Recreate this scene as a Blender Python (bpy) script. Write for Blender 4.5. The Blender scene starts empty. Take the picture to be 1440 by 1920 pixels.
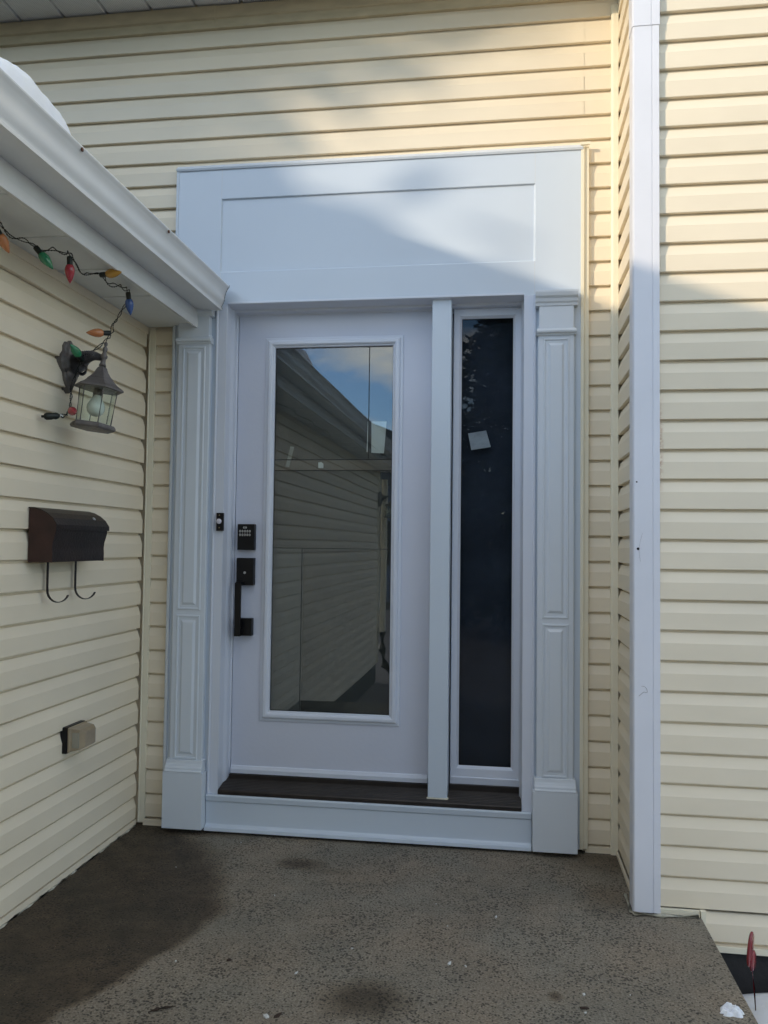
import bpy, bmesh, math, random
from mathutils import Vector, Matrix
random.seed(7)
S = bpy.context.scene
COL = S.collection
# ------------------------------------------------------------------ camera
cam = bpy.data.objects.new('camera', bpy.data.cameras.new('camera'))
COL.objects.link(cam); S.camera = cam
cam.data.sensor_fit = 'HORIZONTAL'; cam.data.sensor_width = 36.0
cam.data.lens = 36.0 * 1542.73 / 1440.0
cam.data.clip_start = 0.05; cam.data.clip_end = 400
yaw, pitch, roll = 0.143210, 0.0409453, 0.0120142
fw = Vector((-math.sin(yaw)*math.cos(pitch), math.cos(yaw)*math.cos(pitch), math.sin(pitch)))
r0 = Vector((math.cos(yaw), math.sin(yaw), 0)); u0 = r0.cross(fw)
rr = r0*math.cos(roll) + u0*math.sin(roll); uu = -r0*math.sin(roll) + u0*math.cos(roll)
Mc = Matrix((rr, uu, -fw)).transposed().to_4x4(); Mc.translation = Vector((1.547, -3.40, 1.207))
cam.matrix_world = Mc
# ------------------------------------------------------------------ light
SUNDIR = Vector((1.10, 1.0, -0.4235)).normalized()          # the way the light travels
el = math.asin(-SUNDIR.z); az = math.atan2(-SUNDIR.x, -SUNDIR.y)
sun = bpy.data.objects.new('sun', bpy.data.lights.new('sun', 'SUN')); COL.objects.link(sun)
sun.data.energy = 1.5; sun.data.angle = math.radians(0.45); sun.data.color = (1.0, 0.84, 0.62)
sun.rotation_euler = SUNDIR.to_track_quat('-Z', 'Y').to_euler()
sun.location = (-6, -8, 8)
W = bpy.data.worlds.new('World'); S.world = W; W.use_nodes = True
nt = W.node_tree; bg = nt.nodes['Background']
sky = nt.nodes.new('ShaderNodeTexSky'); sky.sky_type = 'NISHITA'; sky.sun_disc = False
sky.sun_elevation = el; sky.sun_rotation = az; sky.altitude = 100; sky.dust_density = 0.4; sky.ozone_density = 1.8
tc = nt.nodes.new('ShaderNodeTexCoord')
mp = nt.nodes.new('ShaderNodeMapping'); mp.inputs['Scale'].default_value = (1.3, 1.3, 3.2); mp.inputs['Location'].default_value = (0.35, 0.1, 0.42)
nz = nt.nodes.new('ShaderNodeTexNoise'); nz.inputs['Scale'].default_value = 2.3; nz.inputs['Detail'].default_value = 9; nz.inputs['Roughness'].default_value = 0.58
cr = nt.nodes.new('ShaderNodeValToRGB'); cr.color_ramp.elements[0].position = 0.48; cr.color_ramp.elements[1].position = 0.62
mx = nt.nodes.new('ShaderNodeMix'); mx.data_type = 'RGBA'
mx.inputs['B'].default_value = (8.8, 8.5, 7.3, 1)
L = nt.links.new
L(tc.outputs['Generated'], mp.inputs['Vector']); L(mp.outputs[0], nz.inputs['Vector']); L(nz.outputs['Fac'], cr.inputs['Fac'])
L(cr.outputs['Color'], mx.inputs['Factor']); sb = nt.nodes.new('ShaderNodeMix'); sb.data_type = 'RGBA'; sb.blend_type = 'MULTIPLY'; sb.inputs['Factor'].default_value = 1; sb.inputs['B'].default_value = (.72, .92, 1.10, 1); L(sky.outputs[0], sb.inputs['A']); L(sb.outputs['Result'], mx.inputs['A']); L(mx.outputs['Result'], bg.inputs['Color'])
bg.inputs['Strength'].default_value = 0.15
S.view_settings.view_transform = 'Standard'; S.view_settings.look = 'None'
S.view_settings.exposure = 1.0; S.view_settings.gamma = 1
S.cycles.max_bounces = 10; S.cycles.transparent_max_bounces = 12

# ------------------------------------------------------------------ materials
def newmat(name):
    m = bpy.data.materials.new(name); m.use_nodes = True
    n = m.node_tree.nodes; return m, n, m.node_tree.links.new, n['Principled BSDF']
def nd(n, t, **kw):
    x = n.new(t)
    for k, v in kw.items():
        if k in x.inputs: x.inputs[k].default_value = v
        else: setattr(x, k, v)
    return x
def plain(name, col, rough=0.5, metal=0.0, bump=0.0, bscale=40, var=0.06, vscale=3.0, spec=0.5, coat=0.0, stretch=(1,1,1)):
    m, n, l, p = newmat(name)
    tc = nd(n, 'ShaderNodeTexCoord'); mp = nd(n, 'ShaderNodeMapping'); mp.inputs['Scale'].default_value = stretch
    l(tc.outputs['Object'], mp.inputs['Vector'])
    a = nd(n, 'ShaderNodeTexNoise', Scale=vscale, Detail=6.0); l(mp.outputs[0], a.inputs['Vector'])
    mr = nd(n, 'ShaderNodeMapRange'); mr.inputs['From Min'].default_value = 0.3; mr.inputs['From Max'].default_value = 0.7
    mr.inputs['To Min'].default_value = 1-var; mr.inputs['To Max'].default_value = 1+var*0.5
    l(a.outputs['Fac'], mr.inputs['Value'])
    v = nd(n, 'ShaderNodeVectorMath', operation='SCALE'); v.inputs[0].default_value = col[:3]; l(mr.outputs[0], v.inputs['Scale'])
    l(v.outputs[0], p.inputs['Base Color'])
    p.inputs['Roughness'].default_value = rough; p.inputs['Metallic'].default_value = metal
    p.inputs['Specular IOR Level'].default_value = spec; p.inputs['Coat Weight'].default_value = coat
    if bump:
        b = nd(n, 'ShaderNodeTexNoise', Scale=bscale, Detail=4.0); l(mp.outputs[0], b.inputs['Vector'])
        bp = nd(n, 'ShaderNodeBump'); bp.inputs['Strength'].default_value = bump; bp.inputs['Distance'].default_value = 0.004
        l(b.outputs['Fac'], bp.inputs['Height']); l(bp.outputs[0], p.inputs['Normal'])
    return m

def siding_mat(name, col, along):
    # embossed vinyl: fine grain along the board, faint dirt
    m, n, l, p = newmat(name)
    tc = nd(n, 'ShaderNodeTexCoord')
    st = [55, 55, 55]; st[along] = 3.5
    mp = nd(n, 'ShaderNodeMapping'); mp.inputs['Scale'].default_value = [s*1.6 for s in st]; l(tc.outputs['Object'], mp.inputs['Vector'])
    g = nd(n, 'ShaderNodeTexNoise', Scale=2.0, Detail=5.0); l(mp.outputs[0], g.inputs['Vector'])
    st2 = [1.2, 1.2, 1.2]; st2[along] = 0.6
    mp2 = nd(n, 'ShaderNodeMapping'); mp2.inputs['Scale'].default_value = st2; l(tc.outputs['Object'], mp2.inputs['Vector'])
    w = nd(n, 'ShaderNodeTexNoise', Scale=3.0, Detail=3.0); l(mp2.outputs[0], w.inputs['Vector'])
    mr = nd(n, 'ShaderNodeMapRange'); mr.inputs['From Min'].default_value = .3; mr.inputs['From Max'].default_value = .7
    mr.inputs['To Min'].default_value = .93; mr.inputs['To Max'].default_value = 1.03; l(w.outputs['Fac'], mr.inputs['Value'])
    d = nd(n, 'ShaderNodeTexNoise', Scale=23.0, Detail=8.0, Roughness=0.7); l(tc.outputs['Object'], d.inputs['Vector'])
    dr = nd(n, 'ShaderNodeMapRange'); dr.inputs['From Min'].default_value = .66; dr.inputs['From Max'].default_value = .78
    dr.inputs['To Min'].default_value = 1.0; dr.inputs['To Max'].default_value = .86; l(d.outputs['Fac'], dr.inputs['Value'])
    mu = nd(n, 'ShaderNodeMath', operation='MULTIPLY'); l(mr.outputs[0], mu.inputs[0]); l(dr.outputs[0], mu.inputs[1])
    v = nd(n, 'ShaderNodeVectorMath', operation='SCALE'); v.inputs[0].default_value = col; l(mu.outputs[0], v.inputs['Scale'])
    l(v.outputs[0], p.inputs['Base Color']); p.inputs['Roughness'].default_value = 0.48; p.inputs['Specular IOR Level'].default_value = 0.45
    b1 = nd(n, 'ShaderNodeBump'); b1.inputs['Strength'].default_value = 0.22; b1.inputs['Distance'].default_value = 0.0008; l(g.outputs['Fac'], b1.inputs['Height'])
    b2 = nd(n, 'ShaderNodeBump'); b2.inputs['Strength'].default_value = 0.35; b2.inputs['Distance'].default_value = 0.02
    l(w.outputs['Fac'], b2.inputs['Height']); l(b1.outputs[0], b2.inputs['Normal']); l(b2.outputs[0], p.inputs['Normal'])
    return m

CREAM = (0.82, 0.722, 0.56)
M = {}
M['siding_x'] = siding_mat('cream vinyl siding', CREAM, 0)
M['siding_y'] = siding_mat('cream vinyl siding side', CREAM, 1)
M['cream_trim'] = plain('cream trim', (0.80, 0.74, 0.58), 0.42, var=0.05, vscale=5)
M['beige'] = plain('beige frieze trim', (0.58, 0.49, 0.33), 0.5, var=0.14, vscale=9, stretch=(1, 1, 3))
M['white'] = plain('white aluminium cladding', (0.575, 0.645, 0.735), 0.28, var=0.02, bump=0.25, bscale=2.2)
M['white_pvc'] = plain('white moulded trim', (0.64, 0.69, 0.755), 0.36, var=0.02, vscale=8)
M['leaf'] = plain('painted steel door', (0.58, 0.61, 0.71), 0.38, var=0.02, bump=0.12, bscale=60)
M['frame'] = plain('white vinyl frame', (0.63, 0.67, 0.76), 0.32, var=0.02)
M['gutter'] = plain('white gutter', (0.71, 0.72, 0.725), 0.24, var=0.05, vscale=6, bump=0.1, bscale=5)
M['bird_trim'] = plain('white drip edge', (0.62, 0.62, 0.63), 0.4, var=0.12, vscale=12)
M['black'] = plain('black hardware', (0.005, 0.005, 0.006), 0.42, var=0.1, spec=.3)
M['threshold'] = plain('dark bronze threshold', (0.030, 0.024, 0.021), 0.45, metal=0.3, var=0.3, vscale=14)
M['rubber'] = plain('dark gap', (0.02, 0.02, 0.02), 0.8)
M['silver'] = plain('worn metal', (0.5, 0.5, 0.5), 0.35, metal=0.8)
M['rust'] = plain('rusty screw', (0.12, 0.045, 0.02), 0.7)
M['pewter'] = plain('weathered pewter', (0.17, 0.155, 0.15), 0.5, metal=0.35, var=0.35, vscale=22, bump=0.4, bscale=90)
M['bulb_glass'] = plain('frosted bulb', (0.72, 0.76, 0.72), 0.25, coat=0.5)
M['mailbox'] = plain('dark brown hammered steel', (0.022, 0.013, 0.011), 0.42, metal=0.2, var=0.5, vscale=14, bump=0.3, bscale=120)
M['mailbox_end'] = plain('rusty brown steel', (0.045, 0.018, 0.014), 0.5, metal=0.1, var=0.5, vscale=12, bump=0.25, bscale=90)
M['tan'] = plain('aged tan plastic', (0.33, 0.26, 0.17), 0.35, var=0.2, vscale=20, coat=0.3)
M['wire'] = plain('dark green wire', (0.008, 0.012, 0.009), 0.5)
M['roof'] = plain('dark shingles', (0.045, 0.042, 0.04), 0.9, bump=1.0, bscale=60, var=0.4, vscale=30)
M['dark_found'] = plain('dark foundation', (0.035, 0.034, 0.035), 0.9, bump=0.8, bscale=40, var=0.3)
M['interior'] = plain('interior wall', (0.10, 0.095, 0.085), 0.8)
M['interior_rail'] = plain('interior rail', (0.19, 0.16, 0.13), 0.6)
M['paper'] = plain('white paper', (0.75, 0.79, 0.76), 0.7, var=0.08, vscale=20)
M['tape'] = plain('faded clear tape', (0.36, 0.38, 0.35), 0.4, var=0.15, vscale=30)
M['label_white'] = plain('white sticker', (0.85, 0.9, 0.86), 0.5)
M['sticker_grey'] = plain('pale grey sticker', (.62, .66, .64), .7, var=.25, vscale=18)
M['chip'] = plain('salt chip', (0.60, 0.60, 0.58), 0.6, var=0.25, vscale=60)
M['twig'] = plain('dead leaf', (0.035, 0.02, 0.012), 0.8)
M['bark'] = plain('bark', (0.09, 0.07, 0.055), 0.9, bump=1, bscale=30, var=0.3)
M['house_grey'] = plain('blue grey clapboard', (0.16, 0.19, 0.25), 0.6)
M['house_roof'] = plain('grey roof', (0.07, 0.07, 0.08), 0.9)
M['window_dark'] = plain('dark window', (0.02, 0.025, 0.03), 0.08)
M['orange_cloth'] = plain('orange', (0.6, 0.12, 0.04), 0.7)
M['caulk'] = plain('cream caulk', (0.55, 0.52, 0.42), 0.7, var=0.3, vscale=40, bump=0.6, bscale=80)

def col_bulb(name, c):
    m, n, l, p = newmat(name)
    p.inputs['Base Color'].default_value = (*c, 1); p.inputs['Roughness'].default_value = 0.22
    p.inputs['Transmission Weight'].default_value = 0.3; p.inputs['Subsurface Weight'].default_value = 0.35; p.inputs['Subsurface Radius'].default_value = (.01, .01, .01)
    p.inputs['Coat Weight'].default_value = 0.4
    tc = nd(n, 'ShaderNodeTexCoord'); a = nd(n, 'ShaderNodeTexNoise', Scale=180.0); l(tc.outputs['Object'], a.inputs['Vector'])
    b = nd(n, 'ShaderNodeBump'); b.inputs['Strength'].default_value = .15; b.inputs['Distance'].default_value = .001; l(a.outputs['Fac'], b.inputs['Height']); l(b.outputs[0], p.inputs['Normal'])
    return m
M['b_green'] = col_bulb('green bulb', (0.04, 0.30, 0.14)); M['b_red'] = col_bulb('red bulb', (0.52, 0.05, 0.07))
M['b_yellow'] = col_bulb('yellow bulb', (0.66, 0.36, 0.06)); M['b_blue'] = col_bulb('blue bulb', (0.08, 0.17, 0.48))
M['b_orange'] = col_bulb('orange bulb', (0.74, 0.30, 0.12)); M['red_plastic'] = col_bulb('red translucent plastic', (0.33, 0.04, 0.05))

def glass(name, f0, tint, wav=0.0, refl=(1, 1, 1)):
    m, n, l, p = newmat(name); n.remove(p); out = n['Material Output']
    lw = nd(n, 'ShaderNodeLayerWeight', Blend=0.5)                     # Schlick reflectance from the facing angle, same on both sides of the sheet
    pw = nd(n, 'ShaderNodeMath', operation='POWER'); l(lw.outputs['Facing'], pw.inputs[0]); pw.inputs[1].default_value = 5
    fr = nd(n, 'ShaderNodeMath', operation='MULTIPLY_ADD'); l(pw.outputs[0], fr.inputs[0]); fr.inputs[1].default_value = (1-f0)*.8; fr.inputs[2].default_value = f0
    t = nd(n, 'ShaderNodeBsdfTransparent'); t.inputs['Color'].default_value = (*tint, 1)
    g = nd(n, 'ShaderNodeBsdfGlossy', Roughness=0.0); g.inputs['Color'].default_value = (*refl, 1); mix = nd(n, 'ShaderNodeMixShader')
    l(fr.outputs[0], mix.inputs[0]); l(t.outputs[0], mix.inputs[1]); l(g.outputs[0], mix.inputs[2]); l(mix.outputs[0], out.inputs['Surface'])
    if wav:
        tc = nd(n, 'ShaderNodeTexCoord'); a = nd(n, 'ShaderNodeTexNoise', Scale=1.6); l(tc.outputs['Object'], a.inputs['Vector'])
        b = nd(n, 'ShaderNodeBump'); b.inputs['Strength'].default_value = wav; b.inputs['Distance'].default_value = .002; l(a.outputs['Fac'], b.inputs['Height']); l(b.outputs[0], g.inputs['Normal'])
    return m
M['door_glass'] = glass('door glass', .082, (.84, .86, .85), 0.3, (.80, .86, .98))
M['side_glass'] = glass('screened sidelight glass', .017, (.78, .80, .83), 0.2)
M['lamp_glass'] = glass('lantern glass', .03, (.95, .975, .95))

# soffit with perforations
def soffit_mat():
    m, n, l, p = newmat('perforated white soffit')
    tc = nd(n, 'ShaderNodeTexCoord'); mp = nd(n, 'ShaderNodeMapping'); mp.inputs['Scale'].default_value = (1, 1, 0); l(tc.outputs['Object'], mp.inputs['Vector'])
    v = nd(n, 'ShaderNodeTexVoronoi', Scale=125.0, Randomness=0.0); l(mp.outputs[0], v.inputs['Vector'])
    r = nd(n, 'ShaderNodeMapRange'); r.inputs['From Min'].default_value = .2; r.inputs['From Max'].default_value = .32
    r.inputs['To Min'].default_value = .62; r.inputs['To Max'].default_value = 1; l(v.outputs['Distance'], r.inputs['Value'])
    s = nd(n, 'ShaderNodeVectorMath', operation='SCALE'); s.inputs[0].default_value = (.86, .88, .88); l(r.outputs[0], s.inputs['Scale'])
    l(s.outputs[0], p.inputs['Base Color']); p.inputs['Roughness'].default_value = .5
    return m
M['soffit'] = soffit_mat()
M['soffit_plain'] = plain('plain white soffit', (.70, .72, .71), .5, var=.08, vscale=5)

def concrete():
    m, n, l, p = newmat('weathered concrete')
    tc = nd(n, 'ShaderNodeTexCoord')
    def noise(sc, det=5.0, rough=.5, vec=None):
        a = nd(n, 'ShaderNodeTexNoise', Scale=sc, Detail=det, Roughness=rough); l(vec or tc.outputs['Object'], a.inputs['Vector']); return a.outputs['Fac']
    def rng(src, a, b, c, d):
        r = nd(n, 'ShaderNodeMapRange'); l(src, r.inputs['Value'])
        for k, v in zip(('From Min', 'From Max', 'To Min', 'To Max'), (a, b, c, d)): r.inputs[k].default_value = v
        return r.outputs[0]
    def mth(op, a, b=None):
        x = nd(n, 'ShaderNodeMath', operation=op)
        for i, s in enumerate((a, b)):
            if s is None: continue
            if isinstance(s, (int, float)): x.inputs[i].default_value = s
            else: l(s, x.inputs[i])
        return x.outputs[0]
    big = rng(noise(2.2, 4), .3, .7, .88, 1.12)
    mid = rng(noise(14, 5), .3, .7, .9, 1.1)
    grain = rng(noise(150, 4, .75), .32, .68, .42, 1.58)
    base = mth('MULTIPLY', mth('MULTIPLY', big, mid), grain)
    # dark pits
    wv = nd(n, 'ShaderNodeVectorMath', operation='ADD'); nn = nd(n, 'ShaderNodeTexNoise', Scale=40.0); l(tc.outputs['Object'], nn.inputs['Vector'])
    sc = nd(n, 'ShaderNodeVectorMath', operation='SCALE'); sc.inputs['Scale'].default_value = .018; l(nn.outputs['Color'], sc.inputs[0]); l(tc.outputs['Object'], wv.inputs[0]); l(sc.outputs[0], wv.inputs[1])
    vo = nd(n, 'ShaderNodeTexVoronoi', Scale=105.0); l(wv.outputs[0], vo.inputs['Vector'])
    dens = rng(noise(5, 3), .35, .65, .34, .52)
    pit = mth('SUBTRACT', dens, vo.outputs['Distance']); pit = rng(pit, 0.0, .16, 0, 1)
    pick = nd(n, 'ShaderNodeSeparateColor'); l(vo.outputs['Color'], pick.inputs[0])
    pit = mth('MULTIPLY', pit, mth('GREATER_THAN', pick.outputs[0], .22))
    lite = mth('MULTIPLY', rng(vo.outputs['Distance'], .10, .2, 1, 0), mth('LESS_THAN', pick.outputs[1], .035))
    # wet area hugging the left wall (x < curve(y)), three damp stains, further dark spots and strips along the house foot
    sx = nd(n, 'ShaderNodeSeparateXYZ'); l(tc.outputs['Object'], sx.inputs[0])
    wob = mth('MULTIPLY', mth('SUBTRACT', noise(7, 4), .5), .16)
    yy = rng(sx.outputs['Y'], -1.5, 0.1, 0, 1)
    fc = nd(n, 'ShaderNodeFloatCurve'); l(yy, fc.inputs['Value']); c = fc.mapping.curves[0]
    pts = [(-1.5, .40), (-1.40, .44), (-1.27, .475), (-1.08, .56), (-.90, .645), (-.71, .665), (-.5, .585), (-.26, .49), (-.12, .36), (0.1, .15)]
    c.points[0].location = ((pts[0][0]+1.5)/1.6, pts[0][1]); c.points[1].location = (1, pts[-1][1])
    for a, b in pts[1:-1]: c.points.new((a+1.5)/1.6, b)
    fc.mapping.update()
    edge = mth('SUBTRACT', mth('ADD', fc.outputs[0], wob), sx.outputs['X'])
    soft = rng(sx.outputs['Y'], -1.1, -.2, .035, .16)
    wet = mth('MAXIMUM', mth('MINIMUM', mth('DIVIDE', mth('ADD', edge, .01), soft), 1.0), 0.0)
    def blob(cx, cy, rx, ry, amt):
        a = mth('DIVIDE', mth('SUBTRACT', sx.outputs['X'], cx), rx); b = mth('DIVIDE', mth('SUBTRACT', sx.outputs['Y'], cy), ry)
        q = mth('ADD', mth('MULTIPLY', a, a), mth('MULTIPLY', b, b)); q = mth('ADD', mth('SQRT', q), mth('MULTIPLY', wob, 3.5))
        return mth('MULTIPLY', rng(q, .35, 1.15, 1, 0), amt)
    for bb in ((.80, -.31, .10, .06, .85), (.92, -.36, .10, .035, .3), (1.19, -1.185, .13, .11, .92), (1.95, -.10, .22, .16, .5), (1.89, -.45, .10, .2, .3), (1.695, -1.088, .02, .028, .8), (.25, -.06, .3, .05, .6), (1.0, -.02, 1.1, .035, .35)):
        wet = mth('MAXIMUM', wet, blob(*bb))
    k = mth('MULTIPLY', base, mth('SUBTRACT', 1.0, mth('MULTIPLY', pit, .66)))
    wm = mth('MULTIPLY', wet, rng(noise(11, 6, .7), .3, .7, .58, .86)); k = mth('MULTIPLY', k, mth('SUBTRACT', 1.0, wm))
    k = mth('ADD', k, mth('MULTIPLY', lite, 1.6))
    cm = nd(n, 'ShaderNodeMix', data_type='RGBA'); cm.inputs['A'].default_value = (.212, .175, .130, 1); cm.inputs['B'].default_value = (.190, .172, .136, 1); l(rng(noise(3.1), .35, .65, 0, 1), cm.inputs['Factor'])
    v = nd(n, 'ShaderNodeVectorMath', operation='SCALE'); l(cm.outputs['Result'], v.inputs[0]); l(k, v.inputs['Scale']); wt = nd(n, 'ShaderNodeMix', data_type='RGBA', blend_type='MULTIPLY'); wt.inputs['B'].default_value = (1.08, .92, .74, 1); l(wet, wt.inputs['Factor']); l(v.outputs[0], wt.inputs['A']); l(wt.outputs['Result'], p.inputs['Base Color'])
    l(rng(wet, 0, 1, .88, .70), p.inputs['Roughness'])
    h = mth('SUBTRACT', mth('MULTIPLY', noise(260, 3, .7), .35), mth('MULTIPLY', pit, .9))
    b = nd(n, 'ShaderNodeBump'); b.inputs['Strength'].default_value = .7; b.inputs['Distance'].default_value = .003; l(h, b.inputs['Height']); l(b.outputs[0], p.inputs['Normal'])
    return m
M['concrete'] = concrete()

def snow_mat():
    m, n, l, p = newmat('snow'); p.inputs['Base Color'].default_value = (.80, .82, .86, 1); p.inputs['Roughness'].default_value = .6
    p.inputs['Subsurface Weight'].default_value = .3; p.inputs['Subsurface Radius'].default_value = (.02, .02, .03)
    tc = nd(n, 'ShaderNodeTexCoord'); a = nd(n, 'ShaderNodeTexNoise', Scale=55.0, Detail=6.0); l(tc.outputs['Object'], a.inputs['Vector'])
    b = nd(n, 'ShaderNodeBump'); b.inputs['Strength'].default_value = .5; b.inputs['Distance'].default_value = .006; l(a.outputs['Fac'], b.inputs['Height']); l(b.outputs[0], p.inputs['Normal'])
    return m
M['snow'] = snow_mat()
def foliage_mat(name, c):
    m, n, l, p = newmat(name); tc = nd(n, 'ShaderNodeTexCoord'); a = nd(n, 'ShaderNodeTexNoise', Scale=1.5, Detail=3.0); l(tc.outputs['Object'], a.inputs['Vector'])
    mr = nd(n, 'ShaderNodeMapRange'); mr.inputs['To Min'].default_value = .6; mr.inputs['To Max'].default_value = 1.4; l(a.outputs['Fac'], mr.inputs['Value'])
    v = nd(n, 'ShaderNodeVectorMath', operation='SCALE'); v.inputs[0].default_value = c; l(mr.outputs[0], v.inputs['Scale']); l(v.outputs[0], p.inputs['Base Color']); p.inputs['Roughness'].default_value = .7
    return m
M['needles'] = foliage_mat('evergreen needles', (.035, .055, .03))
M['lawn'] = plain('winter lawn', (.09, .085, .055), .95, bump=1, bscale=30, var=.4, vscale=4)
def paver_mat():
    m, n, l, p = newmat('brick pavers'); tc = nd(n, 'ShaderNodeTexCoord'); b = nd(n, 'ShaderNodeTexBrick', Scale=5.0); l(tc.outputs['Object'], b.inputs['Vector'])
    b.inputs['Color1'].default_value = (.16, .14, .13, 1); b.inputs['Color2'].default_value = (.22, .20, .19, 1); b.inputs['Mortar'].default_value = (.05, .05, .05, 1)
    l(b.outputs['Color'], p.inputs['Base Color']); p.inputs['Roughness'].default_value = .85; return m
M['paver'] = paver_mat()

# ------------------------------------------------------------------ mesh helpers
class MB:
    def __init__(s): s.v = []; s.f = []; s.sm = []
    def add(s, vs, fs, smooth=False):
        o = len(s.v); s.v += [tuple(p) for p in vs]; s.f += [tuple(i+o for i in f) for f in fs]; s.sm += [smooth]*len(fs); return s
    def box(s, x0, x1, y0, y1, z0, z1):
        return s.add([(x0,y0,z0),(x1,y0,z0),(x1,y1,z0),(x0,y1,z0),(x0,y0,z1),(x1,y0,z1),(x1,y1,z1),(x0,y1,z1)],
              [(0,3,2,1),(4,5,6,7),(0,1,5,4),(1,2,6,5),(2,3,7,6),(3,0,4,7)])
    def prism(s, prof, a, b, axis):
        """profile of (p,q) pairs extruded along an axis from a to b; axis 'y': (x,z), axis 'x': (y,z), axis 'z': (x,y)"""
        n = len(prof)
        def P(p, t): return {'y': (p[0], t, p[1]), 'x': (t, p[0], p[1]), 'z': (p[0], p[1], t)}[axis]
        vs = [P(p, a) for p in prof] + [P(p, b) for p in prof]
        fs = [(i, (i+1) % n, (i+1) % n+n, i+n) for i in range(n)] + [tuple(range(n-1, -1, -1)), tuple(range(n, 2*n))]
        return s.add(vs, fs)
    def rings(s, rings, cap=True, smooth=True):
        n = len(rings[0]); vs = [p for r in rings for p in r]; fs = []
        for k in range(len(rings)-1):
            for i in range(n): fs.append((k*n+i, k*n+(i+1) % n, (k+1)*n+(i+1) % n, (k+1)*n+i))
        s.add(vs, fs, smooth)
        if cap:
            s.add(rings[0], [tuple(range(n-1, -1, -1))]); s.add(rings[-1], [tuple(range(n))])
        return s
    def lathe(s, prof, T=None, n=20, smooth=True, rot=0):
        T = T or Matrix.Identity(4)
        rs = [[T @ Vector((r*math.cos(2*math.pi*i/n+rot), r*math.sin(2*math.pi*i/n+rot), z)) for i in range(n)] for r, z in prof]
        return s.rings(rs, True, smooth)
    def tube(s, pts, r, n=8, smooth=True):
        pts = [Vector(p) for p in pts]; rs = []; up = Vector((.13, .29, .95)).normalized()
        for i, p in enumerate(pts):
            d = (pts[min(i+1, len(pts)-1)] - pts[max(i-1, 0)]).normalized()
            a = d.cross(up)
            if a.length < 1e-3: a = d.cross(Vector((1, 0, 0)))
            a.normalize(); b = d.cross(a); up = b if abs(b.dot(up)) > .2 else up
            R = r[i] if isinstance(r, (list, tuple)) else r
            rs.append([p + a*(R*math.cos(2*math.pi*k/n)) + b*(R*math.sin(2*math.pi*k/n)) for k in range(n)])
        return s.rings(rs, True, smooth)
    def nested(s, rects, plane):
        """rects: (x0,x1,z0,z1,y) nested frames facing -y; the last is filled"""
        vs = []; fs = []
        for x0, x1, z0, z1, y in rects: vs += [(x0,y,z0),(x1,y,z0),(x1,y,z1),(x0,y,z1)]
        for k in range(len(rects)-1):
            for i in range(4): fs.append((k*4+i, k*4+(i+1) % 4, (k+1)*4+(i+1) % 4, (k+1)*4+i))
        if plane: k = (len(rects)-1)*4; fs.append((k, k+1, k+2, k+3))
        return s.add(vs, fs)

def smoothpts(pts, k=4):
    out = []
    P_ = [Vector(p) for p in pts]
    for i in range(len(P_)-1):
        p0 = P_[max(i-1, 0)]; p1 = P_[i]; p2 = P_[i+1]; p3 = P_[min(i+2, len(P_)-1)]
        for j in range(k):
            t = j/k; out.append(.5*((2*p1)+(p2-p0)*t+(2*p0-5*p1+4*p2-p3)*t*t+(3*p1-p0-3*p2+p3)*t**3))
    out.append(P_[-1]); return out
def root_of(o):
    v = Vector((0, 0, 0))
    while o is not None: v += o.location; o = o.parent
    return v
def obj(name, mb, mat, parent=None, bevel=0.0, loc=(0, 0, 0), seg=2, normals=True):
    me = bpy.data.meshes.new(name); o = bpy.data.objects.new(name, me); COL.objects.link(o)
    o.parent = parent; o.location = loc
    off = root_of(o)
    me.from_pydata([(p[0]-off.x, p[1]-off.y, p[2]-off.z) for p in mb.v], [], mb.f)
    me.polygons.foreach_set('use_smooth', mb.sm); me.materials.append(mat)
    if normals:
        bm = bmesh.new(); bm.from_mesh(me); bmesh.ops.remove_doubles(bm, verts=bm.verts, dist=1e-5); bmesh.ops.recalc_face_normals(bm, faces=bm.faces); bm.to_mesh(me); bm.free()
    me.update()
    if bevel:
        b = o.modifiers.new('bevel', 'BEVEL'); b.width = bevel; b.segments = seg; b.limit_method = 'ANGLE'; b.angle_limit = math.radians(35); b.harden_normals = False
    return o
def tag(o, label=None, cat=None, group=None, kind=None):
    for k, v in (('label', label), ('category', cat), ('group', group), ('kind', kind)):
        if v: o[k] = v
    return o
def thing(name, label, cat, loc=(0, 0, 0), group=None):
    o = bpy.data.objects.new(name, None); COL.objects.link(o); o.location = loc; o.empty_display_size = .1
    return tag(o, label, cat, group)
def box(name, dims, mat, parent=None, bevel=0.0, **k): return obj(name, MB().box(*dims), mat, parent, bevel, **k)

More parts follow.
